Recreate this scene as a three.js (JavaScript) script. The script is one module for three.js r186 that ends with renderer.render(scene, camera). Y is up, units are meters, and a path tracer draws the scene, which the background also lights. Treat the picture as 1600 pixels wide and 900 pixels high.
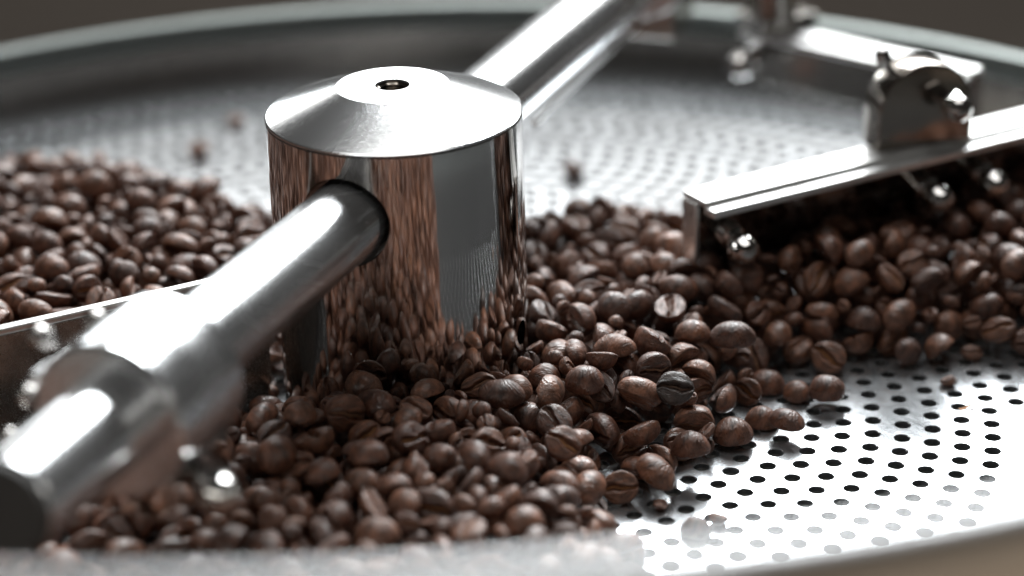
import * as THREE from 'three';
import { mergeGeometries, toCreasedNormals } from 'three/addons/utils/BufferGeometryUtils.js';
import { RectAreaLightUniformsLib } from 'three/addons/lights/RectAreaLightUniformsLib.js';
import { RoundedBoxGeometry } from 'three/addons/geometries/RoundedBoxGeometry.js';
import { ImprovedNoise } from 'three/addons/math/ImprovedNoise.js';
import { Brush, Evaluator, SUBTRACTION } from 'three-bvh-csg';

// All dimensions below are written in hub radii (1 hub radius = 33 mm) and scaled to metres by U.
const U = 0.033;
const V3 = (x, y, z) => new THREE.Vector3(x, y, z);

// ---------------------------------------------------------------- camera
const scene = new THREE.Scene();
const camera = new THREE.PerspectiveCamera(2 * Math.atan(450 / 3600) * 180 / Math.PI, 16 / 9, 0.02, 20);
{
  const yaw = 0.051756, pitch = 0.414284, roll = -0.029634;
  const cp = Math.cos(pitch), sp = Math.sin(pitch);
  const fwd = V3(Math.sin(yaw) * cp, -sp, -Math.cos(yaw) * cp);
  const right = fwd.clone().cross(V3(0, 1, 0)).normalize(), up = right.clone().cross(fwd);
  const u2 = right.clone().multiplyScalar(-Math.sin(roll)).addScaledVector(up, Math.cos(roll));
  camera.position.set(0, 5.914776, 16.967084).multiplyScalar(U);
  camera.up.copy(u2);
  camera.lookAt(camera.position.clone().add(fwd));
  camera.focus = 17.9 * U;
  camera.userData.fStop = camera.getFocalLength() / 15.5;       // a 15.5 mm aperture
  camera.updateMatrixWorld(true);
  camera.updateProjectionMatrix();
}
// ---------------------------------------------------------------- light: unseen panels behind and above the tray, room light around
scene.background = new THREE.Color(0.03, 0.028, 0.026);
RectAreaLightUniformsLib.init();
function unseenLight(x, y, z, w, h, intensity, color, aim = V3(1.0, -2, -0.5)) {
  const l = new THREE.RectAreaLight(color, intensity, w * U, h * U);
  l.name = 'unseen_area_light';
  l.position.set(x * U, y * U, z * U);
  scene.add(l);
  l.lookAt(aim.multiplyScalar(U));
  return l;
}
const LIGHTS = [
  unseenLight(17, 38, -46, 44, 31, 25, new THREE.Color(0.95, 0.985, 1), V3(17, 38, 0)),  // out of view, main daylight placed high behind the tray
  unseenLight(10, 16.4, -46, 62, 6.4, 0.15, new THREE.Color(0.86, 0.95, 1), V3(10, 16.4, 0)),  // unseen dim strip, placed to be mirrored grey in the far plate
  unseenLight(-17, 15, -58, 7, 18, 9, new THREE.Color(0.9, 0.97, 1)),  // out of view, placed for the bright streak on the left of the cap
  unseenLight(0, 74, -12, 60, 50, 0.22, new THREE.Color(1, 0.97, 0.94), V3(0, 0, -11.9)),  // unseen overhead panel, placed to light cap, tubes and bean tops softly
];
const renderer = new THREE.WebGLRenderer();
renderer.toneMapping = THREE.LinearToneMapping;
renderer.toneMappingExposure = 1.0;
renderer.shadowMap.enabled = true;

// ---------------------------------------------------------------- helpers
let seed = 7;
const rnd = () => { seed = (seed + 0x6d2b79f5) | 0; let t = Math.imul(seed ^ (seed >>> 15), 1 | seed); t = (t + Math.imul(t ^ (t >>> 7), 61 | t)) ^ t; return ((t ^ (t >>> 14)) >>> 0) / 4294967296; };
const rr = (a, b) => a + (b - a) * rnd();
const PN = new ImprovedNoise();
const noise = (x, y, z) => PN.noise(x, y, z);
const used = new Map();
function numbered(name) { const n = used.get(name) || 0; used.set(name, n + 1); return n ? name + '_' + String(n).padStart(3, '0') : name; }
function toMetres(g) { if (!g.userData.scaled) { g.scale(U, U, U); g.userData.scaled = true; } return g; }
function part(name, geo, mat, parent) {
  const m = new THREE.Mesh(toMetres(geo), mat);
  m.name = name; m.castShadow = m.receiveShadow = true;
  if (parent) parent.add(m); else { m.name = numbered(name); scene.add(m); }
  return m;
}
function tag(o, label, category, group, kind) {
  o.userData.label = label;
  if (category) o.userData.category = category;
  if (group) o.userData.group = group;
  if (kind) o.userData.kind = kind;
  return o;
}
function base(name, p) { const g = new THREE.Group(); g.name = numbered(name); g.position.copy(p).multiplyScalar(U); scene.add(g); return g; }
function merged(list) { return mergeGeometries(list.map((g) => { const h = g.index ? g.toNonIndexed() : g; for (const k of Object.keys(h.attributes)) if (!['position', 'normal', 'uv'].includes(k)) h.deleteAttribute(k); return h; })); }
// cylinder between two points
function rod(a, b, r, seg = 48, r2 = r) {
  const d = b.clone().sub(a), g = new THREE.CylinderGeometry(r2, r, d.length(), seg, 1);
  g.applyQuaternion(new THREE.Quaternion().setFromUnitVectors(V3(0, 1, 0), d.clone().normalize()));
  return g.translate((a.x + b.x) / 2, (a.y + b.y) / 2, (a.z + b.z) / 2);
}
// a solid of revolution whose axis runs from a towards b; profile = [radius, distance along the axis]
function turned(profile, a, b, seg = 64, crease = 0.6) {
  const g = new THREE.LatheGeometry(profile.map(([r, y]) => new THREE.Vector2(r, y)), seg);
  const h = toCreasedNormals(g.toNonIndexed(), crease);
  h.applyQuaternion(new THREE.Quaternion().setFromUnitVectors(V3(0, 1, 0), b.clone().sub(a).normalize()));
  return h.translate(a.x, a.y, a.z);
}
// box with its long side from a to b (horizontal), thickness across and height up
function bar(a, b, across, up, r = 0.015) {
  const d = b.clone().sub(a), L = d.length();
  const g = new RoundedBoxGeometry(L, up, across, 3, Math.min(r, up / 2.2, across / 2.2));
  g.applyQuaternion(new THREE.Quaternion().setFromUnitVectors(V3(1, 0, 0), d.normalize()));
  return g.translate((a.x + b.x) / 2, (a.y + b.y) / 2, (a.z + b.z) / 2);
}
function dataTex(n, m, f, srgb) {
  const d = new Uint8Array(n * m * 4);
  for (let y = 0; y < m; y++) for (let x = 0; x < n; x++) {
    const c = f(x / n, y / m, x, y), i = (y * n + x) * 4;
    for (let k = 0; k < 3; k++) d[i + k] = Math.max(0, Math.min(255, Math.round(255 * (Array.isArray(c) ? c[k] : c))));
    d[i + 3] = 255;
  }
  const t = new THREE.DataTexture(d, n, m);
  t.wrapS = t.wrapT = THREE.RepeatWrapping; t.magFilter = THREE.LinearFilter; t.minFilter = THREE.LinearMipmapLinearFilter;
  if (srgb) t.colorSpace = THREE.SRGBColorSpace;
  t.needsUpdate = true;
  return t;
}
// noise that tiles: blends over the torus
function tileNoise(u, v, f, z) {
  const a = 2 * Math.PI * u, b = 2 * Math.PI * v, k = f / (2 * Math.PI);
  return noise(Math.cos(a) * k + 11.3, Math.sin(a) * k + Math.cos(b) * k * 0.7 + z, Math.sin(b) * k + 5.1);
}

// ---------------------------------------------------------------- textures and materials
const grainTex = dataTex(512, 512, () => rnd() * 0.5 + rnd() * 0.5);                          // fine cast grain
const smearTex = dataTex(512, 512, (u, v) => 0.72 + 0.26 * tileNoise(u, v, 9, 3) + 0.16 * tileNoise(u, v, 31, 8) + 0.12 * (rnd() - 0.5));   // roughness: wiped, fingerprinted steel
const brushRow = Array.from({ length: 512 }, () => rnd());
const brushTex = dataTex(512, 512, (u, v, x, y) => 0.6 * brushRow[y] + 0.25 * brushRow[(y * 3 + (x >> 6)) % 512] + 0.15 * rnd());
const scratchTex = (() => {                                          // wiped steel with hairline scratches and finger marks, as roughness
  const n = 1024, a = new Float32Array(n * n);
  for (let y = 0; y < n; y++) for (let x = 0; x < n; x++) a[y * n + x] = 0.55 + 0.22 * tileNoise(x / n, y / n, 7, 33) + 0.16 * Math.max(0, tileNoise(x / n, y / n, 24, 35)) + 0.06 * rnd();
  for (let k = 0; k < 420; k++) {
    let x = rnd() * n, y = rnd() * n; const t = (rnd() < 0.6 ? Math.PI / 2 : 0) + (rnd() - 0.5) * 0.8, L = 20 + rnd() * 160, s = 0.15 + 0.3 * rnd();
    for (let q = 0; q < L; q++) { const i = ((Math.floor(y) + n) % n) * n + ((Math.floor(x) + n) % n); a[i] = Math.min(1, a[i] + s); x += Math.cos(t); y += Math.sin(t); }
  }
  for (let k = 0; k < 900; k++) { const x = Math.floor(rnd() * n), y = Math.floor(rnd() * n); a[y * n + x] = 1; if (rnd() < 0.5) a[y * n + (x + 1) % n] = 1; }
  return dataTex(n, n, (u, v, x, y) => a[y * n + x]);
})();
const plateTex = dataTex(512, 512, (u, v) => 0.78 + 0.1 * tileNoise(u, v, 11, 41) + 0.12 * tileNoise(u, v, 60, 43) + 0.12 * (rnd() - 0.5));
function withRepeat(t, a, b) { const c = t.clone(); c.repeat.set(a, b); c.needsUpdate = true; return c; }
const std = (o) => new THREE.MeshStandardMaterial(o);
const phys = (o) => new THREE.MeshPhysicalMaterial(o);
const M = {
  chrome: std({ name: 'polished_steel', color: new THREE.Color(0.52, 0.505, 0.49), metalness: 1, roughness: 0.11, roughnessMap: withRepeat(scratchTex, 2, 1) }),
  tube: std({ name: 'tube_steel', color: new THREE.Color(0.72, 0.73, 0.74), metalness: 0.93, roughness: 0.36, roughnessMap: withRepeat(scratchTex, 1, 2), bumpMap: withRepeat(brushTex, 1, 2), bumpScale: 0.000004 }),
  cap: std({ name: 'blasted_aluminium', color: new THREE.Color(0.78, 0.79, 0.8), metalness: 1, roughness: 0.185, bumpMap: grainTex, bumpScale: 0.00003 }),
  plate: std({ name: 'perforated_steel', color: new THREE.Color(0.53, 0.55, 0.57), metalness: 0.9, roughness: 0.21, roughnessMap: plateTex }),
  wall: std({ name: 'tray_wall_steel', color: new THREE.Color(0.38, 0.36, 0.335), metalness: 1, roughness: 0.2, roughnessMap: withRepeat(smearTex, 40, 3) }),
  flange: std({ name: 'paddle_steel', color: new THREE.Color(0.74, 0.74, 0.73), metalness: 0.86, roughness: 0.5, roughnessMap: withRepeat(scratchTex, 1, 1) }),
  dusty: null,
  shadedSteel: std({ name: 'shaded_polished_steel', color: new THREE.Color(0.3, 0.27, 0.24), metalness: 1, roughness: 0.16 }),  // polished steel with bore shade and dark clamp reflection put into its colour
  lip: std({ name: 'rolled_rim_steel', color: new THREE.Color(0.15, 0.165, 0.158), metalness: 1, roughness: 0.5 }),
  guardLip: std({ name: 'worn_guard_edge', color: new THREE.Color(0.38, 0.385, 0.39), metalness: 1, roughness: 0.4 }),
  floor: std({ name: 'dark_brown_floor', color: new THREE.Color(0.3, 0.26, 0.225), roughness: 0.6 }),
  endDisc: std({ name: 'dark_disc', color: new THREE.Color(0.03, 0.028, 0.026), roughness: 0.7 }),  // flat dark tone for the disc on the tube end
  plenum: std({ name: 'dull_duct_steel', color: new THREE.Color(0.36, 0.34, 0.32), metalness: 0.7, roughness: 0.7 }),
  unseen_bench: std({ name: 'unseen_tan_bench', color: new THREE.Color(0.5, 0.4, 0.31), roughness: 0.6 }),
  frame: std({ name: 'unseen_frame_paint', color: new THREE.Color(0.6, 0.58, 0.55), roughness: 0.6 }),
  pane: std({ name: 'unseen_panel_glow_face', color: 0x000000, emissive: new THREE.Color(1, 0.99, 0.97), emissiveIntensity: 3, roughness: 0.4 }),  // glowing face of the unseen light panels
};
const dustTex = dataTex(1024, 256, (u, v) => {
  const s = rnd() > 0.93 ? 0.55 * rnd() : 0;
  return 0.24 + 0.05 * tileNoise(u, v, 60, 2) + s;
});
const dustCol = dataTex(1024, 256, (u, v) => {
  const s = rnd() > 0.955 ? 0.5 * rnd() : 0, k = 0.72 + s * 0.4;
  return [k, k * 0.98, k * 0.95];
});
M.dusty = std({ name: 'dusty_blade_steel', color: new THREE.Color(0.42, 0.41, 0.39), map: dustCol, metalness: 0.75, roughness: 0.9, roughnessMap: dustTex });

// ---------------------------------------------------------------- the cooling tray
const PLATE_Y = -2.5576, R_TRAY = 9.0, HOLE_R = 0.0675, PITCH = 0.2335, THICK = 0.045;
const tray = tag(base('cooling_tray', V3(0, PLATE_Y, 0)), 'round steel cooling tray with perforated plate and tall wall around the beans', 'cooling tray');
{
  const pos = [], nor = [], uv = [], idx = [];
  const put = (x, y, z, nx, ny, nz) => { pos.push(x, y, z); nor.push(nx, ny, nz); uv.push(x * 0.25, z * 0.25); return pos.length / 3 - 1; };
  const pol = (r, t) => [r * Math.cos(t), r * Math.sin(t)];
  const phases = new Map([[0, 10.84], [-1, 13.12], [-2, 15.63], [-3, 15.07], [-4, 14.46], [-5, 15.57], [-6, 16.74], [1, 6.11]]);
  for (let k = -15; k <= 15; k++) {
    const R = 4.705 + k * PITCH, n = Math.round(2 * Math.PI * R / 0.2313), w = 2 * Math.PI / n, ph = (phases.has(k) ? phases.get(k) : (k * 37.7) % 360) * Math.PI / 180;
    for (let j = 0; j < n; j++) {
      const t0 = ph + j * w, deg = ((t0 * 180 / Math.PI) % 360 + 540) % 360 - 180;
      const solid = k > 0 && deg > (k === 1 ? 7 : 2) && deg < 95;
      if (solid) {
        const S = 3; let prev = null;
        for (let s = 0; s <= S; s++) {
          const t = t0 - w / 2 + w * s / S, [a, b] = pol(R - PITCH / 2, t), [c, d] = pol(R + PITCH / 2, t);
          const i0 = put(a, 0, b, 0, 1, 0), i1 = put(c, 0, d, 0, 1, 0);
          if (prev) idx.push(prev[0], i0, prev[1], prev[1], i0, i1);
          prev = [i0, i1];
        }
        continue;
      }
      const hp = PITCH / 2, hw = w * R / 2, near = deg > -60 && deg < 120 && k > -9;
      const angs = [], cornerA = Math.atan2(hw, hp), E = near ? 28 : 16;
      for (let e = 0; e < E; e++) angs.push(2 * Math.PI * e / E);
      for (const c of [cornerA, Math.PI - cornerA, Math.PI + cornerA, 2 * Math.PI - cornerA]) angs.push(c);
      angs.sort((a, b) => a - b);
      const top = [];
      for (const al of angs) {
        const c = Math.cos(al), s = Math.sin(al), t = Math.min(hp / Math.max(Math.abs(c), 1e-6), hw / Math.max(Math.abs(s), 1e-6));
        const [ox, oz] = pol(R + t * c, t0 + t * s / R), [hx, hz] = pol(R + HOLE_R * c, t0 + HOLE_R * s / R), [cx, cz] = pol(R, t0);
        const nx = (cx - hx) / HOLE_R, nz = (cz - hz) / HOLE_R, bev = 0.006;
        const bx = hx + nx * bev, bz = hz + nz * bev;
        top.push([put(ox, 0, oz, 0, 1, 0), put(hx, 0, hz, 0, 1, 0), put(hx, 0, hz, nx * 0.7, 0.7, nz * 0.7), put(bx, -bev, bz, nx * 0.7, 0.7, nz * 0.7), put(bx, -bev, bz, nx, 0, nz), put(bx, -THICK, bz, nx, 0, nz)]);
      }
      for (let e = 0; e < top.length; e++) {
        const a = top[e], b = top[(e + 1) % top.length];
        idx.push(a[0], a[1], b[0], b[0], a[1], b[1]);
        idx.push(a[2], a[3], b[2], b[2], a[3], b[3]);
        idx.push(a[4], a[5], b[4], b[4], a[5], b[5]);
      }
    }
  }
  // solid margin next to the wall and around the hub
  for (const [r0, r1] of [[0.9, 4.705 - 15.5 * PITCH], [4.705 + 15.5 * PITCH, R_TRAY + 0.02]]) {
    let prev = null;
    for (let s = 0; s <= 360; s++) {
      const t = s * Math.PI / 180, [a, b] = pol(r0, t), [c, d] = pol(r1, t), i0 = put(a, 0, b, 0, 1, 0), i1 = put(c, 0, d, 0, 1, 0);
      if (prev) idx.push(prev[0], i0, prev[1], prev[1], i0, i1);
      prev = [i0, i1];
    }
  }
  const g = new THREE.BufferGeometry();
  g.setAttribute('position', new THREE.Float32BufferAttribute(pos, 3));
  g.setAttribute('normal', new THREE.Float32BufferAttribute(nor, 3));
  g.setAttribute('uv', new THREE.Float32BufferAttribute(uv, 2));
  // face winding: make every triangle agree with its normals
  for (let i = 0; i < idx.length; i += 3) {
    const A = idx[i] * 3, B = idx[i + 1] * 3, C = idx[i + 2] * 3;
    const ux = pos[B] - pos[A], uy = pos[B + 1] - pos[A + 1], uz = pos[B + 2] - pos[A + 2], vx = pos[C] - pos[A], vy = pos[C + 1] - pos[A + 1], vz = pos[C + 2] - pos[A + 2];
    const d = (uy * vz - uz * vy) * nor[A] + (uz * vx - ux * vz) * nor[A + 1] + (ux * vy - uy * vx) * nor[A + 2];
    if (d < 0) { const t = idx[i + 1]; idx[i + 1] = idx[i + 2]; idx[i + 2] = t; }
  }
  g.setIndex(idx);
  part('perforated_plate', g, M.plate, tray);
  const ring = (profile, seg = 320) => toCreasedNormals(new THREE.LatheGeometry(profile.map(([r, y]) => new THREE.Vector2(r, y)), seg).toNonIndexed(), 0.7);
  const T = R_TRAY;
  part('wall', ring([[T, -0.3], [T, 0.52], [T + 0.08, 0.52], [T + 0.08, -4.3]]), M.wall, tray);
  part('rim_lip', ring([[T + 0.1, 0.42], [T - 0.02, 0.42], [T - 0.035, 0.5], [T - 0.03, 0.62], [T + 0.02, 0.68], [T + 0.2, 0.68], [T + 0.26, 0.62], [T + 0.26, 0.48], [T + 0.1, 0.42]]), M.lip, tray);
  part('plenum_floor', new THREE.CircleGeometry(T + 0.05, 96).rotateX(-Math.PI / 2).translate(0, -4.2, 0), M.plenum, tray);
  part('plenum_wall', new THREE.CylinderGeometry(T - 0.03, T - 0.03, 4.1, 96, 1, true).translate(0, -2.1, 0), M.plenum, tray);
}

// ---------------------------------------------------------------- the curved guard along the near side of the tray
{
  const guard = tag(base('front_guard', V3(0, PLATE_Y, 0)), 'curved bright steel guard along the near edge of the tray, strongly blurred', 'guard');
  const T = R_TRAY + 0.3, A0 = -1.25, A1 = 2.5, bend = (prof) => toCreasedNormals(new THREE.LatheGeometry(prof.map(([r, y]) => new THREE.Vector2(r, y)), 200, A0, A1).toNonIndexed(), 0.7);
  part('guard_panel', bend([[T, -4.3], [T, 3.78], [T + 0.06, 3.78], [T + 0.06, -4.3], [T, -4.3]]), M.wall, guard);
  const roll = []; for (let i = 0; i <= 16; i++) roll.push([T + 0.03 + 0.1 * Math.cos(i / 8 * Math.PI), 3.84 + 0.1 * Math.sin(i / 8 * Math.PI)]);
  part('rim_lip', bend(roll), M.guardLip, guard);
}

// ---------------------------------------------------------------- the stirrer: hub, arms, clamps, paddles
const C0 = camera.position.clone().divideScalar(U);
function under(u, v, h) {                                          // the place seen at a point of the 1600 x 900 frame, at height h above the plate
  const d = V3(u / 800 - 1, 1 - v / 450, 0.5).unproject(camera).divideScalar(U).sub(C0).normalize(), t = (PLATE_Y + h - C0.y) / d.y;
  return C0.clone().addScaledVector(d, t);
}
const stirrer = tag(base('stirrer', V3(0, PLATE_Y, 0)), 'polished steel stirrer with round hub, two tube arms and clamped paddles', 'stirrer');
const L = (x, y, z) => V3(x, y - PLATE_Y, z);                    // scene place -> place in the stirrer
const ARM_Y = -0.56, ARM_R = 0.312, PHI = -25 * Math.PI / 180, armDir = V3(Math.sin(PHI), 0, Math.cos(PHI));
const atY = (u, v, y) => { const p = under(u, v, y - PLATE_Y); return p.setY(p.y - PLATE_Y); };
const along = (s, y = ARM_Y) => L(armDir.x * s, y, armDir.z * s);
{
  const ev = new Evaluator(); ev.useGroups = false;
  const cyl = new THREE.LatheGeometry([[0.001, -0.12], [1, -0.12], [1, 2.50], [1, 2.5276], [0.996, 2.5376], [0.985, 2.5426], [0.001, 2.5426]].map(([r, y]) => new THREE.Vector2(r, y)), 192);
  let body = new Brush(cyl); body.updateMatrixWorld();
  const cut = (g) => { const b = new Brush(g); b.updateMatrixWorld(); body = ev.evaluate(body, b, SUBTRACTION); body.updateMatrixWorld(); };
  cut(rod(along(0.55), along(1.6), ARM_R + 0.045, 72));
  cut(rod(along(-1.6), along(-0.55), ARM_R + 0.045, 72));
  const sd = V3(Math.cos(0.43), 0, Math.sin(0.43));
  cut(rod(L(sd.x * 0.82, -1.78, sd.z * 0.6), L(sd.x * 1.3, -1.78, sd.z * 1.3), 0.1, 40));
  const hubGeo = toCreasedNormals(body.geometry.index ? body.geometry.toNonIndexed() : body.geometry, 0.2);
  const hub = part('hub', hubGeo, M.chrome, stirrer);
  const y0 = 2.5576 + 0.0, prof = [[0.124, -0.02 + 0.2087], [0.135, 0.2087], [0.441, 0.2087], [0.447, 0.2069], [0.99, 0.0035], [1.0, -0.004], [1.0, -0.012], [0.99, -0.015], [0.5, -0.015]].map(([r, y]) => [r, y + y0]);
  const capGeo = turned(prof.reverse(), V3(0, 0, 0), V3(0, 1, 0), 160, 0.22), cu = capGeo.attributes.uv, cp = capGeo.attributes.position;
  for (let i = 0; i < cu.count; i++) cu.setXY(i, cp.getX(i) / 2.6, cp.getZ(i) / 2.6);
  part('cap', capGeo, M.cap, hub);
  // threaded bore
  const th = []; for (let i = 0; i <= 60; i++) th.push([0.119 + (i % 4 < 2 ? 0 : -0.014), y0 + 0.2 - i * 0.0125]);
  th.push([0.09, y0 - 0.58], [0.001, y0 - 0.62]);
  part('threaded_bore', turned(th, V3(0, 0, 0), V3(0, 1, 0), 48), M.shadedSteel, hub);  // darker colour carries the shade inside the bore

  // arms
  const tubeProfile = (len) => [[0.001, 0], [ARM_R - 0.02, 0], [ARM_R, 0.02], [ARM_R, len - 0.02], [ARM_R - 0.02, len], [0.001, len]];
  part('arm', turned(tubeProfile(4.95), along(0.62), along(2), 96), M.tube, stirrer);
  part('arm', turned(tubeProfile(7.0), along(-0.62), along(-2), 96), M.tube, stirrer);
  part('dark_end_disc', turned([[0.001, 0], [ARM_R - 0.012, 0], [ARM_R - 0.012, 0.05], [ARM_R - 0.04, 0.07], [0.001, 0.07]], along(5.571), along(6.5), 64), M.endDisc, stirrer);  // dark disc added over the tube end so it reads dark
  const collarProfile = (len, r = 0.49) => [[ARM_R + 0.002, 0], [r - 0.03, 0], [r, 0.03], [r, len - 0.03], [r - 0.03, len], [ARM_R + 0.002, len]];
  const nut = (a, d, size) => {                                    // a bolt shank, a hexagon and a domed cap along d
    const q = (t) => a.clone().addScaledVector(d, t * size);
    return merged([
      rod(a, q(1.0), 0.36 * size, 20), turned([[0.001, 0], [0.62 * size, 0], [0.66 * size, 0.05 * size], [0.62 * size, 0.5 * size], [0.001, 0.5 * size]], q(0.9), q(2), 6),
      turned([[0.58 * size, 0], [0.58 * size, 0.15 * size], [0.5 * size, 0.45 * size], [0.3 * size, 0.66 * size], [0.001, 0.74 * size]], q(1.38), q(3), 28)]);
  };
  const stud = (a, d, n) => merged([rod(a, a.clone().addScaledVector(d, n * 0.62), 0.1, 28), turned([[0.001, 0], [0.12, 0], [0.12, 0.1], [0.08, 0.13], [0.08, 0.16], [0.12, 0.19], [0.142, 0.26], [0.12, 0.34], [0.06, 0.39], [0.001, 0.4]], a.clone().addScaledVector(d, n * 0.52), a.clone().addScaledVector(d, n * 2), 32)]);
  // a paddle: flat top flange with a folded lip, a blade below it, acorn nuts on the front
  function paddle(a, b, fwd, depth, topY, drop, studs, len, mats = {}) {
    const p = new THREE.Group(); p.name = 'paddle'; stirrer.add(p);
    const d = b.clone().sub(a), along1 = (t) => a.clone().addScaledVector(d, t), y = (v, h) => v.clone().setY(h - PLATE_Y), f = (v, k) => v.clone().addScaledVector(fwd, k);
    part('flange', bar(y(f(a, depth / 2), topY), y(f(b, depth / 2), topY), depth, 0.06, 0.02), M.flange, p);
    if (mats.lip !== false) part('lip', bar(y(f(a, depth + 0.055), topY - 0.05), y(f(b, depth + 0.055), topY - 0.05), 0.16, 0.07, 0.02), M.flange, p);
    part('blade', bar(y(f(a, 0.03), topY - 0.035 - drop / 2), y(f(b, 0.03), topY - 0.035 - drop / 2), 0.06, drop, 0.012), mats.blade || M.flange, p);
    if (mats.end) part('end_plate', bar(y(f(a, 0.05), topY - 0.47), y(f(a, 0.24), topY - 0.47), 0.05, 0.9, 0.015), M.flange, p);
    for (const [t, h] of studs) part('stud', stud(y(f(along1(t), 0.05), h), fwd.clone().add(V3(-0.04, -0.28, 0)).normalize(), len), M.chrome, p);
    return p;
  }
  // right-hand paddle
  const n1 = V3(0.44, 0, 0.898).normalize();
  paddle(V3(2.42, 0, -1.24), V3(6.6, 0, -3.29), n1, 0.35, -1.3, 1.15, [[0.05, -1.5], [0.5, -1.5], [0.635, -1.5]], 0.62, { blade: M.chrome, end: true });
  const cc = L(4.66, -1.27, -2.2), ax = V3(0.22, 0, 0.975).normalize(), turnY = Math.atan2(ax.x, ax.z);
  const arch = (r, side, depth) => {
    const sh = new THREE.Shape(); sh.moveTo(-r, 0); sh.lineTo(r, 0); sh.lineTo(r, side); sh.absarc(0, side, r, 0, Math.PI, false); sh.lineTo(-r, 0);
    return toCreasedNormals(new THREE.ExtrudeGeometry(sh, { depth, bevelEnabled: true, bevelSize: 0.02, bevelThickness: 0.02, bevelSegments: 2, curveSegments: 32 }), 0.5).translate(0, 0, -depth / 2).rotateY(turnY).translate(cc.x, cc.y, cc.z);
  };
  const cl = part('clamp', arch(0.43, 0.31, 0.3), M.shadedSteel, stirrer);  // dark reflection on the clamp face put into the steel colour
  const onFace = (x, y, k) => cc.clone().add(V3(ax.z * x + ax.x * k, y, -ax.x * x + ax.z * k));
  part('acorn_nut', nut(onFace(0.16, 0.42, 0.16), ax, 0.2), M.chrome, cl);
  part('acorn_nut', nut(onFace(-0.27, 0.66, -0.02), V3(-0.45, 0.85, 0.1).normalize(), 0.12), M.chrome, cl);

  // left-hand paddle, its face dusty
  const n2 = V3(0.417, 0, 0.909);
  paddle(V3(-1.12, 0, -0.05), V3(-4.9, 0, 1.684), n2, 0.09, -1.3, 1.2, [], 0.2, { blade: M.dusty, lip: false });

  // rear paddle by the far wall
  const n3 = V3(-0.71, 0, 0.70);
  paddle(V3(3.85, 0, -6.02), V3(5.75, 0, -4.12), n3, 0.22, -1.3, 0.6, [[0.06, -1.5]], 0.4, { blade: M.wall });
  part('clamp', merged([rod(L(3.95, -1.3, -5.72), L(3.95, 0.2, -5.72), 0.26, 32), bar(L(3.7, -1.2, -5.6), L(4.3, -1.2, -5.9), 0.5, 0.16)]), M.wall, stirrer);

  // clamp and paddle on the front arm
  const c1 = part('clamp', turned(collarProfile(0.84, 0.53), along(3.6), along(5), 96), M.tube, stirrer);
  const side = V3(armDir.z, 0, -armDir.x);
  part('saddle', merged([bar(along(3.55, -1.12), along(4.33, -1.12), 0.72, 0.34, 0.04)]), M.chrome, c1);
  part('stud', stud(along(4.0, -1.05).addScaledVector(side, 0.42), V3(0.25, 0.1, 0.95).normalize(), 0.3), M.chrome, c1);
  for (const [k, h, s] of [[-0.80, -0.42, 3.75], [-0.80, -0.76, 3.95], [-0.72, -0.98, 4.1], [-0.86, -1.0, 4.12]])
    part('acorn_nut', nut(along(s, h).addScaledVector(side, k), V3(-0.3, 0.55, 0.75).normalize(), 0.13), M.chrome, c1);
  part('acorn_nut', nut(along(3.5, -0.4).addScaledVector(side, -0.5), V3(-0.4, 0.6, 0.6).normalize(), 0.13), M.chrome, c1);
  part('clamp_ear', merged([bar(along(3.76, -0.62).addScaledVector(side, -0.86), along(3.76, -0.62).addScaledVector(side, -0.46), 0.5, 0.14, 0.03)]), M.tube, c1);
  // clamp on the rear arm
  const c2 = part('clamp', turned(collarProfile(0.9), along(-6.9), along(-5), 64), M.tube, stirrer);
  part('saddle', bar(along(-6.8, -1.08), along(-6.1, -1.08), 0.66, 0.4, 0.04), M.wall, c2);
  part('thin_pale_rod', rod(atY(836, 192, -1.15), atY(992, 40, -1.15), 0.03, 16), M.flange, stirrer);  // thin pale line running below the rear arm
}

// ---------------------------------------------------------------- coffee beans
// A bean lies along x; +y is its dome, -y its flat side with the crease.
function beanShape(v) {
  const r = (a, b) => a + (b - a) * (0.5 + 0.5 * Math.sin(v * 12.9898 + a * 78.2 + b * 37.7));
  const a = r(0.148, 0.168), b = r(0.119, 0.137), ct = r(0.118, 0.140), cb = v % 5.1 < 1.75 ? r(0.016, 0.028) : r(0.05, 0.072), sw = r(-0.02, 0.02);
  return { a, b, ct, cb, sw, v };
}
function creaseZ(s, t) { return s.sw * Math.sin(t * 2.6) + 0.004 * Math.sin(t * 9 + s.v); }
function beanPoint(s, ax, ps) {                       // ax: -1..1 along, ps: angle round the long axis, 0 = middle of the flat side
  const th = ax * Math.PI / 2, c = Math.cos(th), x = Math.sin(th), yy = -Math.cos(ps) * c, zz = Math.sin(ps) * c;
  let px = s.a * x, py = yy > 0 ? s.ct * yy : -s.cb * Math.pow(-yy, 0.55), pz = s.b * zz * (1 + 0.06 * x * Math.sin(s.v * 3));
  const n = noise(px * 9 + s.v * 7.1, py * 9, pz * 9), k = 1 + 0.07 * n + 0.02 * noise(px * 34, py * 34 + s.v, pz * 34);
  px *= k; py *= k; pz *= k;
  if (yy < 0) {                                     // crease
    const w = 0.017 + 0.007 * Math.sin(s.v * 5 + x * 3), e = Math.max(0, 1 - Math.pow(Math.abs(x), 6)), d = (pz - creaseZ(s, x)) / w;
    py += 0.05 * e * Math.exp(-d * d) * Math.min(1, -yy * 3);
    py -= 0.007 * e * Math.exp(-Math.pow(Math.abs(d) - 2.1, 2)) * Math.min(1, -yy * 2);
  }
  return [px, py, pz];
}
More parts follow.
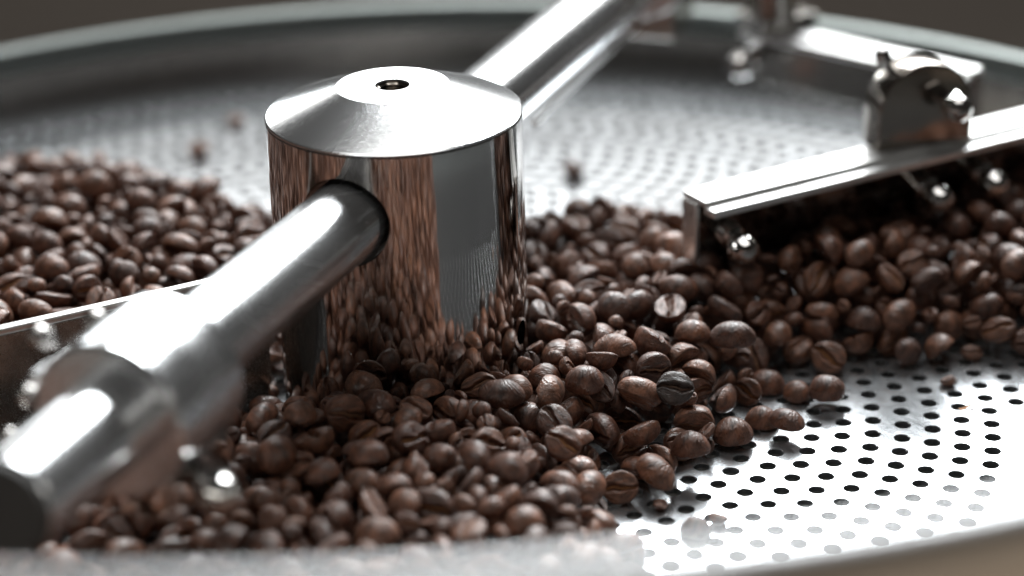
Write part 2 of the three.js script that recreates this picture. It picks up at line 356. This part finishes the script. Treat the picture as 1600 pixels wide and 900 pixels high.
function beanGeometry(s, na, nl) {
  const pos = [], uv = [], idx = [];
  for (let i = 0; i <= na; i++) for (let j = 0; j <= nl; j++) {
    const q = (j / nl) * 2 - 1, ps = Math.PI * (0.35 * q + 0.65 * q * Math.abs(q) * Math.abs(q));        // denser round the crease
    const ax = (i / na) * 2 - 1;
    pos.push(...beanPoint(s, ax * (1 - 1e-4), ps)); uv.push(j / nl * 2, i / na);
    if (i < na && j < nl) { const k = i * (nl + 1) + j; idx.push(k, k + 1, k + nl + 1, k + 1, k + nl + 2, k + nl + 1); }
  }
  const g = new THREE.BufferGeometry();
  g.setAttribute('position', new THREE.Float32BufferAttribute(pos, 3)); g.setAttribute('uv', new THREE.Float32BufferAttribute(uv, 2)); g.setIndex(idx);
  g.computeVertexNormals();
  const N = g.attributes.normal;                   // close the seam
  for (let i = 0; i <= na; i++) { const p = i * (nl + 1), r = p + nl, n = V3(N.getX(p) + N.getX(r), N.getY(p) + N.getY(r), N.getZ(p) + N.getZ(r)).normalize(); N.setXYZ(p, n.x, n.y, n.z); N.setXYZ(r, n.x, n.y, n.z); }
  // outward?
  const mid = Math.floor(na / 2) * (nl + 1);
  if (N.getY(mid) > 0 === (g.attributes.position.getY(mid) < 0)) { for (let i = 0; i < idx.length; i += 3) [idx[i], idx[i + 1]] = [idx[i + 1], idx[i]]; g.setIndex(idx); for (let i = 0; i < N.count; i++) N.setXYZ(i, -N.getX(i), -N.getY(i), -N.getZ(i)); }
  return g;
}
function creaseGeometry(s) {                          // the thin skin left in the crease
  const pos = [], uv = [], idx = [], n = 22;
  for (let i = 0; i <= n; i++) {
    const x = (i / n) * 1.7 - 0.85, ax = Math.asin(x) * 2 / Math.PI, w = 0.013 * Math.sqrt(1 - x * x) * (0.7 + 0.5 * Math.abs(noise(x * 5, s.v, 2))), z0 = creaseZ(s, x);
    const y = -s.cb * Math.pow(Math.sqrt(1 - x * x), 0.55) + 0.026 + 0.006 * noise(x * 7, s.v * 3, 4);
    for (const [dz, dy] of [[-w, 0.008], [0, -0.003], [w, 0.008]]) { pos.push(s.a * x * 0.98, y + dy, z0 + dz); uv.push(i / n, dz > 0 ? 1 : dz < 0 ? 0 : 0.5); }
    if (i < n) for (let k = 0; k < 2; k++) { const q = i * 3 + k; idx.push(q, q + 3, q + 1, q + 1, q + 3, q + 4); }
  }
  const g = new THREE.BufferGeometry();
  g.setAttribute('position', new THREE.Float32BufferAttribute(pos, 3)); g.setAttribute('uv', new THREE.Float32BufferAttribute(uv, 2)); g.setIndex(idx);
  g.computeVertexNormals();
  return g;
}
const beanBump = dataTex(512, 256, (u, v) => { const a = tileNoise(u, v, 16, 1), b = tileNoise(u, v, 60, 9), m = Math.max(0, 0.5 + 1.4 * tileNoise(u, v, 7, 17)), w = tileNoise(u, v * 3, 13, 30); return 0.5 + 0.42 * (0.5 - Math.abs(a) * 1.6) * m + 0.3 * (0.4 - Math.abs(w) * 1.5) + 0.13 * b * m; });
const beanColor = dataTex(512, 256, (u, v) => {
  const a = tileNoise(u, v, 8, 4), b = tileNoise(u, v, 40, 14), k = 0.82 + 0.36 * a + 0.24 * b + 0.06 * (rnd() - 0.5);
  return [k, k * (0.99 - 0.05 * a), k * (0.97 - 0.1 * a)];
}, true);
const beanRough = dataTex(256, 128, (u, v) => 0.72 + 0.5 * tileNoise(u, v, 6, 21) + 0.3 * tileNoise(u, v, 19, 23));
const beanMat = (r, g, b, rough = 0.46) => phys({ name: 'roasted_bean', color: new THREE.Color(r, g, b), map: beanColor, bumpMap: beanBump, bumpScale: 0.00027, roughness: rough * 1.35, clearcoat: 0.12, clearcoatRoughness: 0.45, roughnessMap: beanRough });
const beanTones = [[0.185, 0.08, 0.049], [0.16, 0.068, 0.042], [0.225, 0.101, 0.062], [0.135, 0.058, 0.037], [0.2, 0.09, 0.055], [0.11, 0.05, 0.034]];
const beanMats = beanTones.map((c) => beanMat(...c));
const darkBean = beanMat(0.06, 0.042, 0.038, 0.34);
const plainBean = beanMat(1, 1, 1);
const skinMats = [[0.36, 0.17, 0.07], [0.2, 0.1, 0.055], [0.09, 0.045, 0.028]].map((c) => std({ name: 'crease_skin', color: new THREE.Color(...c), roughness: 0.7, side: THREE.DoubleSide }));
const shapes = Array.from({ length: 10 }, (_, i) => beanShape(i * 1.7 + 0.4));
const beanGeos = shapes.map((s) => beanGeometry(s, 26, 44));
const sampleGeos = shapes.map((s) => beanGeometry(s, 22, 40).attributes.position.array);
const creaseGeos = shapes.map(creaseGeometry);

// heap outline on the plate (x, z) and its height above the plate
const heaps = [
  { h: 0.68, p: [[7.2, -0.45], [5.24, -0.4], [4.59, -0.4], [3.86, -0.38], [3.39, -0.45], [2.88, -0.05], [2.71, 0.5], [2.45, 0.99], [2.05, 1.4], [1.74, 1.44], [1.33, 1.62], [1.36, 2.4], [1.6, 3.3], [2.9, 5.2], [4.3, 7.8], [-2, 8.6], [-5.5, 6.6], [-7.6, 3.6], [-7.0, 2.9], [-1.1, 0.02], [0.3, -2.3], [1.0, -2.85], [1.65, -3.1], [2.3, -3.0], [2.85, -2.75], [3.0, -1.62], [6.6, -3.38], [7.4, -3.6]] },
  { h: 0.85, p: [[-5.2, -5.0], [-3.5, -4.95], [-2.5, -4.7], [-1.8, -4.0], [-1.25, -3.5], [-0.6, -2.7], [-0.3, -1.5], [-1.12, -0.05], [-4.9, 1.68], [-7.2, 2.7], [-7.9, -2.5]] },
];
function segDist(px, pz, a, b) { const dx = b[0] - a[0], dz = b[1] - a[1], t = Math.max(0, Math.min(1, ((px - a[0]) * dx + (pz - a[1]) * dz) / (dx * dx + dz * dz))); return Math.hypot(px - a[0] - t * dx, pz - a[1] - t * dz); }
function inside(px, pz, p) { let c = false; for (let i = 0, j = p.length - 1; i < p.length; j = i++) if ((p[i][1] > pz) !== (p[j][1] > pz) && px < (p[j][0] - p[i][0]) * (pz - p[i][1]) / (p[j][1] - p[i][1]) + p[i][0]) c = !c; return c; }
const BLADES = [[[2.42, -1.24], [6.6, -3.29]], [[-1.12, -0.05], [-4.9, 1.684]], [[-1.12, -0.05], [-1.2, -0.01]]];
function heapHeight(x, z) {
  let h = -1;
  for (const { h: top, p } of heaps) {
    if (!inside(x, z, p)) continue;
    let d = 9;
    for (let i = 0, j = p.length - 1; i < p.length; j = i++) {
      const m0 = p[j], m1 = p[i], onBlade = BLADES.slice(0, 2).some(([a, b]) => segDist((m0[0] + m1[0]) / 2, (m0[1] + m1[1]) / 2, a, b) < 0.25);
      if (!onBlade) d = Math.min(d, segDist(x, z, m0, m1));
    }
    h = Math.max(h, Math.min(top, 0.2 + 0.8 * d) + 0.1 * noise(x * 0.9, z * 0.9, 3) + 0.05 * noise(x * 2.4, z * 2.4, 8));
  }
  if (x < -1.0 && x > -4.6) { const d = (z + 0.05) * 0.909 + (x + 1.12) * 0.417; if (d > (x > -1.55 ? 9 : 0) && d < 0.8) return -1; }      // bare plate kept before the left paddle for its pale reflection in the blade
  if (h > 0) { const d = Math.hypot(x + 1.35, z - 0.35); h = Math.min(h, 0.18 + Math.max(0, d - 0.25) * 0.55); }   // a dip by the blade's end
  return h;
}
const CELL = 0.02, X0 = -8.2, Z0 = -6.2, NX = Math.round(16 / CELL), NZ = Math.round(15.2 / CELL);
const H = new Float32Array(NX * NZ), TARGET = new Float32Array(NX * NZ).fill(-1);
for (let j = 0; j < NZ; j++) for (let i = 0; i < NX; i++) {
  const x = X0 + (i + 0.5) * CELL, z = Z0 + (j + 0.5) * CELL;
  if (Math.hypot(x, z) < 1.0) H[j * NX + i] = 50;
  for (const [a, b] of BLADES) if (segDist(x, z, a, b) < 0.05) H[j * NX + i] = 50;
}
for (let j = 0; j < NZ; j += 4) for (let i = 0; i < NX; i += 4) {
  const h = heapHeight(X0 + (i + 2) * CELL, Z0 + (j + 2) * CELL);
  for (let b = 0; b < 4; b++) for (let a = 0; a < 4; a++) if (i + a < NX && j + b < NZ) TARGET[(j + b) * NX + i + a] = h;
}
const G = 23, HALF = 11, lo = new Float32Array(G * G), hi = new Float32Array(G * G), tmpV = V3(0, 0, 0);
function footprint(shape, q, scale) {
  lo.fill(9); hi.fill(-9);
  const P = sampleGeos[shape];
  for (let i = 0; i < P.length; i += 3) {
    tmpV.set(P[i], P[i + 1], P[i + 2]).multiplyScalar(scale).applyQuaternion(q);
    const k = (Math.round(tmpV.z / CELL) + HALF) * G + Math.round(tmpV.x / CELL) + HALF;
    if (tmpV.y < lo[k]) lo[k] = tmpV.y;
    if (tmpV.y > hi[k]) hi[k] = tmpV.y;
  }
}
function rest(i, j) {
  let y = -9;
  for (let b = 0; b < G; b++) for (let a = 0; a < G; a++) {
    const k = b * G + a;
    if (lo[k] > 8) continue;
    const ii = i + a - HALF, jj = j + b - HALF;
    if (ii < 0 || jj < 0 || ii >= NX || jj >= NZ) return 99;
    const v = H[jj * NX + ii] - lo[k];
    if (v > y) y = v;
  }
  return y;
}
function settle(i, j, y) {
  for (let b = 0; b < G; b++) for (let a = 0; a < G; a++) {
    const k = b * G + a;
    if (hi[k] < -8) continue;
    const at = (j + b - HALF) * NX + i + a - HALF;
    if (y + hi[k] > H[at]) H[at] = y + hi[k];
  }
}
const beans = [];
const E3 = new THREE.Euler(), Q = () => new THREE.Quaternion();
function put(shape, scale, q, i, j, extra = {}) {
  footprint(shape, q, scale);
  const y = rest(i, j);
  settle(i, j, y);
  const b = { shape, scale: scale, q: q.clone(), p: V3(X0 + (i + 0.5) * CELL, y - 0.004, Z0 + (j + 0.5) * CELL), tone: Math.floor(rnd() * 6), ...extra };
  beans.push(b);
  return b;
}
const cellOf = (x, z) => [Math.round((x - X0) / CELL - 0.5), Math.round((z - Z0) / CELL - 0.5)];
// orientation whose flat side faces `face` and whose length runs along the heading
function facing(face, heading) {
  const y = face.clone().normalize().negate(), x = V3(Math.cos(heading), 0, Math.sin(heading));
  x.addScaledVector(y, -x.dot(y)).normalize();
  const z = x.clone().cross(y);
  return Q().setFromRotationMatrix(new THREE.Matrix4().makeBasis(x, y, z));
}
const DOWN = V3(0, -1, 0), camDir = camera.position.clone().divideScalar(U).normalize();
const loose = [
  [1198, 592, 1.08, DOWN, 0.1, 'round brown coffee bean on the plate edge just below the right heap'],
  [1247, 606, 0.85, DOWN, 1.3, 'small coffee bean touching a larger one on the perforated plate'],
  [1290, 614, 1.05, DOWN, 0.2, 'plump coffee bean lying right of a small one on the perforated plate'],
  [1189, 647, 0.97, DOWN, 0.3, 'coffee bean on the plate behind the two nearest loose beans'],
  [1231, 665, 1.0, DOWN, 0.9, 'round wrinkled coffee bean alone at the right end of the loose trio'],
  [1145, 676, 1.12, V3(0, -1, 0.15), 0.12, 'large oval coffee bean on the plate at the left of the loose trio'],
  [1086, 816, 0.8, DOWN, 0.2, 'coffee bean lying apart beside the chips, half veiled by the blurred guard'],
];
const heroes = [], HS = 0.96;
for (const [u, v, s, f, hd, label] of loose) {
  const p = under(u, v, 0.1), [i, j] = cellOf(p.x, p.z);
  heroes.push(put([0, 2, 4, 6, 9, 8][heroes.length % 6], s * HS, facing(f, hd), i, j, { label, keep: true, group: null }));
}
// beans that catch the eye on top of the heap
const UPV = V3(0.05, 0.75, 0.66);
const showpieces = [
  [1055, 640, 0.42, 1.02, V3(-0.05, 0.62, 0.75), 0.05, 'dark glossy coffee bean showing its straight crease beside the loose beans', 'dark'],
  [968, 722, 0.35, 0.98, V3(-0.15, 0.45, 0.88), -0.35, 'coffee bean with a torn orange crease at the front heap edge', 'orange'],
  [880, 678, 0.62, 1.0, V3(0.1, 0.7, 0.7), 0.55, 'brown coffee bean with open golden crease before the hub', 'orange'],
  [866, 636, 0.66, 1.02, V3(0, 0.75, 0.65), 1.0, 'coffee bean with a wide black crease standing behind golden creased bean', 'dark crease'],
  [1079, 720, 0.13, 1.08, V3(0.1, -1, 0.1), 0.5, 'plump coffee bean at the very tip of the heap on the plate', null],
  [1295, 545, 0.22, 1.05, V3(-0.25, 0.55, 0.8), 1.0, 'coffee bean with pale flat face leaning at the right heap edge', 'orange'],
  [1020, 522, 0.6, 0.95, V3(-0.1, 0.8, 0.6), 0.1, 'coffee bean showing a light flat face in the middle of the heap', 'orange'],
  [1145, 560, 0.4, 1.15, V3(0, -1, 0.1), 0.1, 'largest smooth oval coffee bean at the heap edge behind loose beans', null],
  [1025, 697, 0.4, 1.15, V3(-0.3, -1, -0.2), 1.0, 'big smooth coffee bean behind the plump bean at the heap tip', null],
];
for (const [u, v, h] of showpieces) {                               // the heap stays lower where these will lie
  const p = under(u, v, h), [ci, cj] = cellOf(p.x, p.z), R = 14;
  for (let j = -R; j <= R; j++) for (let i = -R; i <= R; i++) if (i * i + j * j < R * R) { const k = (cj + j) * NX + ci + i; TARGET[k] = Math.min(TARGET[k], h > 0.3 ? h - 0.2 : -1); }
}
// fill the heaps
{
  const cells = [];
  for (let j = 12; j < NZ - 12; j += 3) for (let i = 12; i < NX - 12; i += 3) if (TARGET[j * NX + i] > 0) cells.push([i, j]);
  const look = (u) => u;
  let fails = 0;
  while (fails < 900 && beans.length < 7000) {
    // the emptiest of a few places
    let best = null;
    for (let k = 0; k < 7; k++) {
      const c = cells[Math.floor(rnd() * cells.length)], gap = TARGET[c[1] * NX + c[0]] - H[c[1] * NX + c[0]];
      if (!best || gap > best.gap) best = { c, gap };
    }
    if (best.gap < 0.02) { fails++; continue; }
    const shape = Math.floor(rnd() * 10), small = rnd() < 0.06, scale = small ? rr(0.45, 0.62) : rr(0.84, 1.12);
    let [i, j] = best.c, win = null;
    for (let k = 0; k < 6; k++) {
      E3.set(rr(-Math.PI, Math.PI), rr(-Math.PI, Math.PI), rr(-0.5, 0.5), 'YXZ');
      let q = Q().setFromEuler(E3);
      if (k % 2 === 0) q = facing(V3(rr(-0.9, 0.9), rr(0.0, 1), rr(-0.5, 1)), rr(0, 6.3));
      const a = i + Math.floor(rr(-4, 5)), b = j + Math.floor(rr(-4, 5));
      footprint(shape, q, scale);
      const y = rest(a, b), cost = y + 0.1 * rnd();
      if (!win || cost < win.cost) win = { cost, y, q, i: a, j: b };
    }
    if (win.y > 10 || win.y + 0.06 > Math.max(TARGET[win.j * NX + win.i], 0.12) + 0.07) { fails++; continue; }
    fails = 0;
    put(shape, scale, win.q, win.i, win.j);
  }
}
for (const [u, v, h, s, f, hd, label, kind] of showpieces) {
  const p = under(u, v, h), [i, j] = cellOf(p.x, p.z);
  heroes.push(put([2, 4, 6, 0, 9, 1, 3, 8, 6][heroes.length % 9], s * HS, facing(f, hd), i, j, { label, keep: true, group: null, kind }));
}

// which beans show largest: a small depth picture of beans, stirrer and tray wall
const W = 640, HT = 360, depth = new Float32Array(W * HT).fill(1e9), who = new Int32Array(W * HT).fill(-1);
{
  const view = camera.matrixWorldInverse.clone(), pm = camera.projectionMatrix.clone(), v = V3(0, 0, 0);
  const project = (x, y, z) => { v.set(x, y, z).applyMatrix4(view); const d = -v.z; v.applyMatrix4(pm); return [(v.x + 1) / 2 * W, (1 - v.y) / 2 * HT, d]; };
  const tri = (a, b, c, id) => {
    const x0 = Math.max(0, Math.floor(Math.min(a[0], b[0], c[0]))), x1 = Math.min(W - 1, Math.ceil(Math.max(a[0], b[0], c[0]))), y0 = Math.max(0, Math.floor(Math.min(a[1], b[1], c[1]))), y1 = Math.min(HT - 1, Math.ceil(Math.max(a[1], b[1], c[1])));
    const den = (b[1] - c[1]) * (a[0] - c[0]) + (c[0] - b[0]) * (a[1] - c[1]);
    if (Math.abs(den) < 1e-9) return;
    for (let y = y0; y <= y1; y++) for (let x = x0; x <= x1; x++) {
      const l = ((b[1] - c[1]) * (x + 0.5 - c[0]) + (c[0] - b[0]) * (y + 0.5 - c[1])) / den, m = ((c[1] - a[1]) * (x + 0.5 - c[0]) + (a[0] - c[0]) * (y + 0.5 - c[1])) / den;
      if (l < -1e-3 || m < -1e-3 || l + m > 1.001) continue;
      const d = l * a[2] + m * b[2] + (1 - l - m) * c[2], k = y * W + x;
      if (d < depth[k]) { depth[k] = d; who[k] = id; }
    }
  };
  scene.updateMatrixWorld(true);
  for (const root of [stirrer, tray]) root.traverse((o) => {
    if (!o.isMesh || o.name === 'perforated_plate' || o.name.startsWith('plenum')) return;
    const P = o.geometry.attributes.position, I = o.geometry.index, n = I ? I.count : P.count, w = V3(0, 0, 0);
    const at = (i) => { w.fromBufferAttribute(P, I ? I.getX(i) : i).applyMatrix4(o.matrixWorld); return project(w.x, w.y, w.z); };
    for (let i = 0; i < n; i += 3) tri(at(i), at(i + 1), at(i + 2), -2);
  });
  const ball = new THREE.SphereGeometry(1, 10, 7), BP = ball.attributes.position, BI = ball.index;
  beans.forEach((b, id) => {
    const s = shapes[b.shape], pts = [], w = V3(0, 0, 0);
    for (let i = 0; i < BP.count; i++) {
      w.fromBufferAttribute(BP, i);
      w.set(w.x * s.a, w.y > 0 ? w.y * s.ct : w.y * s.cb, w.z * s.b).multiplyScalar(b.scale).applyQuaternion(b.q).add(b.p);
      pts.push(project(w.x * U, (w.y + PLATE_Y) * U, w.z * U));
    }
    for (let i = 0; i < BI.count; i += 3) tri(pts[BI.getX(i)], pts[BI.getX(i + 1)], pts[BI.getX(i + 2)], id);
  });
}
const seen = new Float32Array(beans.length), sx = new Float32Array(beans.length), sy = new Float32Array(beans.length);
for (let k = 0; k < W * HT; k++) if (who[k] >= 0) { seen[who[k]]++; sx[who[k]] += k % W; sy[who[k]] += Math.floor(k / W); }
const order = beans.map((_, i) => i).filter((i) => seen[i] > 10 || beans[i].keep).sort((a, b) => (beans[b].keep ? 1e6 : 0) + seen[b] - (beans[a].keep ? 1e6 : 0) - seen[a]);
const single = new Set(order.slice(0, 300));
console.log('beans', beans.length, 'in view', order.length);
// labels: how each bean looks and lies, then how far it is from something one can find
const zones = [
  [(b) => b.p.x < -0.9 && b.p.z < b.p.x * -0.459 - 0.4, 'coffee beans heaped behind the left paddle'],
  [(b) => b.p.x > 2.35 && b.p.z < 0.6, 'coffee beans banked below the right paddle'],
  [(b) => b.p.x > 0.75 && b.p.z < 1.9, 'coffee beans heaped right of the hub'],
  [(b) => b.p.z < 2.0, 'coffee beans against the hub foot'],
  [() => true, 'coffee beans nearest the tray rim'],
];
const heroAt = (word) => beans.find((b) => b.label && b.label.includes(word)).p;
const marks = [
  ['the dark glossy bean', heroAt('dark glossy')], ['the bean with the torn orange crease', heroAt('torn orange')], ['the largest smooth bean', heroAt('largest smooth')],
  ['the light flat-faced bean', heroAt('light flat face')], ['the pale-faced leaning bean', heroAt('leaning')], ['the golden creased bean', heroAt('open golden')],
  ['the hub foot', V3(0.2, 0.5, 1.1)], ['the free end of the right paddle', V3(2.5, 0.6, -0.95)], ['the middle stud of the right paddle', V3(4.7, 0.6, -1.7)],
  ['the end of the left paddle', V3(-1.2, 0.6, -0.1)], ['the front arm clamp', V3(-1.3, 0.7, 3.6)], ['the far crest of the left heap', V3(-3, 0.8, -4.3)], ['the left paddle top', V3(-2.6, 0.9, 0.5)], ['the bean chips', V3(1.5, 0.1, 2.2)],
];
const COUNT = ['zero', 'one', 'two', 'three', 'four', 'five', 'six', 'seven', 'eight', 'nine', 'ten', 'eleven', 'twelve', 'thirteen', 'fourteen', 'fifteen'];
const TONE = ['mid brown', 'deep brown', 'light brown', 'dark brown', 'warm brown', 'very dark'];
const taken = new Set(beans.filter((b) => b.label).map((b) => b.label));
function describe(b) {
  const flat = V3(0, -1, 0).applyQuaternion(b.q), lon = V3(1, 0, 0).applyQuaternion(b.q), f = flat.dot(camDir), e = Math.abs(lon.dot(camDir));
  const look = f > 0.45 ? 'crease facing out' : f > 0.05 ? 'crease half turned away' : e > 0.82 ? 'seen end-on' : Math.abs(lon.y) > 0.6 ? 'standing on end' : 'dome outward';
  const big = b.scale > 1.08 ? 'large ' : b.scale < 0.97 ? 'small ' : '';
  const near = marks.map(([name, p]) => [name, b.p.x - p.x, b.p.z - p.z, Math.hypot(b.p.x - p.x, b.p.z - p.z)]).sort((m, n) => m[3] - n[3]);
  for (const [name, dx, dz, d] of near) {
    const n = Math.max(1, Math.round(d / 0.31)), t = Math.round(Math.atan2(dz, dx) / (Math.PI / 4));
    const way = { 0: 'right of', 1: 'before right of', 2: 'before', 3: 'before left of', 4: 'left of', '-4': 'left of', '-3': 'behind left of', '-2': 'behind', '-1': 'behind right of' }[t];
    const l = `${big}${TONE[b.tone]} bean ${look}, ${COUNT[Math.min(n, 15)]} ${n > 1 ? 'lengths' : 'length'} ${way} ${name}`;
    if (!taken.has(l) && l.split(' ').length <= 16) { taken.add(l); return l; }
  }
  return `${big}${TONE[b.tone]} bean ${look} in the heap`;
}
const tint = new THREE.Color();
const rest1 = Array.from({ length: 10 }, () => []);
const protos = new Map();
beans.forEach((b, id) => {
  if (!single.has(id)) { rest1[b.shape].push(b); return; }
  const mat = b.kind === 'dark' ? darkBean : beanMats[b.tone];
  const flat = V3(0, -1, 0).applyQuaternion(b.q), shows = flat.dot(camDir) > 0.05;
  const skin = b.kind === 'orange' ? 0 : b.kind ? 2 : [0, 1, 1, 2][id % 4];
  const key = b.shape + ':' + mat.uuid + ':' + (shows ? skin : '-');
  let o = protos.get(key);
  if (o) { o = o.clone(); o.name = numbered('coffee_bean'); scene.add(o); }
  else {
    o = part('coffee_bean', beanGeos[b.shape], mat);
    if (shows) part('crease', creaseGeos[b.shape], skinMats[skin], o);
    protos.set(key, o);
  }
  o.userData = {};
  o.position.copy(b.p).setY(b.p.y + PLATE_Y).multiplyScalar(U); o.quaternion.copy(b.q); o.scale.setScalar(b.scale);
  if (b.label) tag(o, b.label, 'coffee bean'); else tag(o, describe(b), 'coffee bean', zones.find(([f]) => f(b))[1]);
});
const mass = tag(base('coffee_bean_heap', V3(0, PLATE_Y, 0)), 'mass of smaller and deeper roasted coffee beans filling the heaps in the tray', 'coffee beans', null, 'stuff');
rest1.forEach((list, k) => {
  if (!list.length) return;
  const im = new THREE.InstancedMesh(toMetres(beanGeos[k]), plainBean, list.length), m = new THREE.Matrix4();
  im.name = 'coffee_beans'; im.castShadow = im.receiveShadow = true; im.userData.kind = 'stuff';
  list.forEach((b, i) => { m.compose(b.p.clone().multiplyScalar(U), b.q, V3(b.scale, b.scale, b.scale)); im.setMatrixAt(i, m); const c = beanTones[b.tone]; im.setColorAt(i, tint.setRGB(c[0], c[1], c[2])); });
  mass.add(im);
});

// chips of broken beans and a flake of chaff on the plate
function chip(u, v, size, label, turn, far) {
  const g = new THREE.IcosahedronGeometry(1, 3), P = g.attributes.position, w = V3(0, 0, 0);
  for (let i = 0; i < P.count; i++) {
    w.fromBufferAttribute(P, i);
    const cut = Math.min(1, 0.55 / Math.max(0.2, w.dot(V3(0.5, 0.6, 0.62).normalize()))), k = cut * (1 + 0.22 * noise(w.x * 1.6 + turn * 9, w.y * 1.6, w.z * 1.6) + 0.1 * noise(w.x * 5 + turn, w.y * 5, w.z * 5));
    P.setXYZ(i, w.x * k * size, w.y * k * size * 0.6, w.z * k * size * 0.9);
  }
  const g2 = toCreasedNormals(g, 0.5).rotateY(turn), box = new THREE.Box3().setFromBufferAttribute(g2.attributes.position), p = under(u, v, 0.03);
  const m = part('bean_chip', g2.translate(0, -box.min.y, 0), beanMats[Math.floor(turn) % 3]);
  m.position.set(p.x, PLATE_Y, p.z).multiplyScalar(U);
  tag(m, label, 'bean chip');
}
chip(1032, 790, 0.06, 'small broken bean chip over a hole left of the other chips', 0.7);
chip(1122, 812, 0.075, 'angular bean chip with a pale broken face above a half bean', 2.1);
chip(1481, 596, 0.07, 'ragged bean chip alone among the holes near the right heap', 3.2);
chip(897, 270, 0.13, 'lone dark bean piece on the blurred plate right of the hub', 1.4);
chip(312, 240, 0.13, 'lone dark bean piece on the far plate left of the hub', 5.2);
chip(368, 192, 0.1, 'small reddish bean piece farthest back on the plate', 2.7);
{
  const g = new THREE.PlaneGeometry(0.13, 0.035, 8, 3).rotateX(-Math.PI / 2), P = g.attributes.position;
  for (let i = 0; i < P.count; i++) P.setY(i, 0.012 + 0.012 * Math.sin(P.getX(i) * 40));
  g.computeVertexNormals();
  const p = under(1510, 638, 0), m = part('chaff_flake', g.rotateY(0.15), skinMats[0]);
  m.position.set(p.x, PLATE_Y, p.z).multiplyScalar(U);
  tag(m, 'thin tan flake of chaff lying over a hole at the right', 'chaff');
}

// ---------------------------------------------------------------- what stands round the tray, light panels out of view
{
  const b = part('unseen_bench', new THREE.BoxGeometry(60, 1, 36).translate(0, -7.8, 9.5), M.unseen_bench);  // out of view, placed to be mirrored as beige in the guard
  tag(b, 'plain tan unseen counter top below the cooling tray', 'unseen_bench', null, 'structure');
  const fl = part('floor', new THREE.BoxGeometry(260, 1, 200).translate(0, -26, -20), M.floor);
  tag(fl, 'dark brown floor behind and below the tray', 'floor', null, 'structure');
  LIGHTS.forEach((l, i) => {
    const w = l.width / U, h = l.height / U, o = new THREE.Group();
    o.name = numbered('window'); o.position.copy(l.position); o.quaternion.copy(l.quaternion); scene.add(o);
    tag(o, ['unseen wide bright daylight panel high behind the tray', 'unseen low wide dim panel under the bright one', 'unseen narrow bright panel at the far left', 'unseen pale lit panel above the tray'][i], i < 3 ? 'window' : 'ceiling light', null, 'structure');
    part('unseen_panel_glow', new THREE.PlaneGeometry(w, h).rotateY(Math.PI).translate(0, 0, 0.4), M.pane, o);  // glow behind each unseen light
    for (const [x, y, ww, hh] of [[0, h / 2 + 0.75, w + 3, 1.5], [0, -h / 2 - 0.75, w + 3, 1.5], [w / 2 + 0.75, 0, 1.5, h], [-w / 2 - 0.75, 0, 1.5, h]])
      part('unseen_panel_frame', new THREE.BoxGeometry(ww, hh, 1.6).translate(x, y, 0.3), M.frame, o);
  });
}
renderer.render(scene, camera);
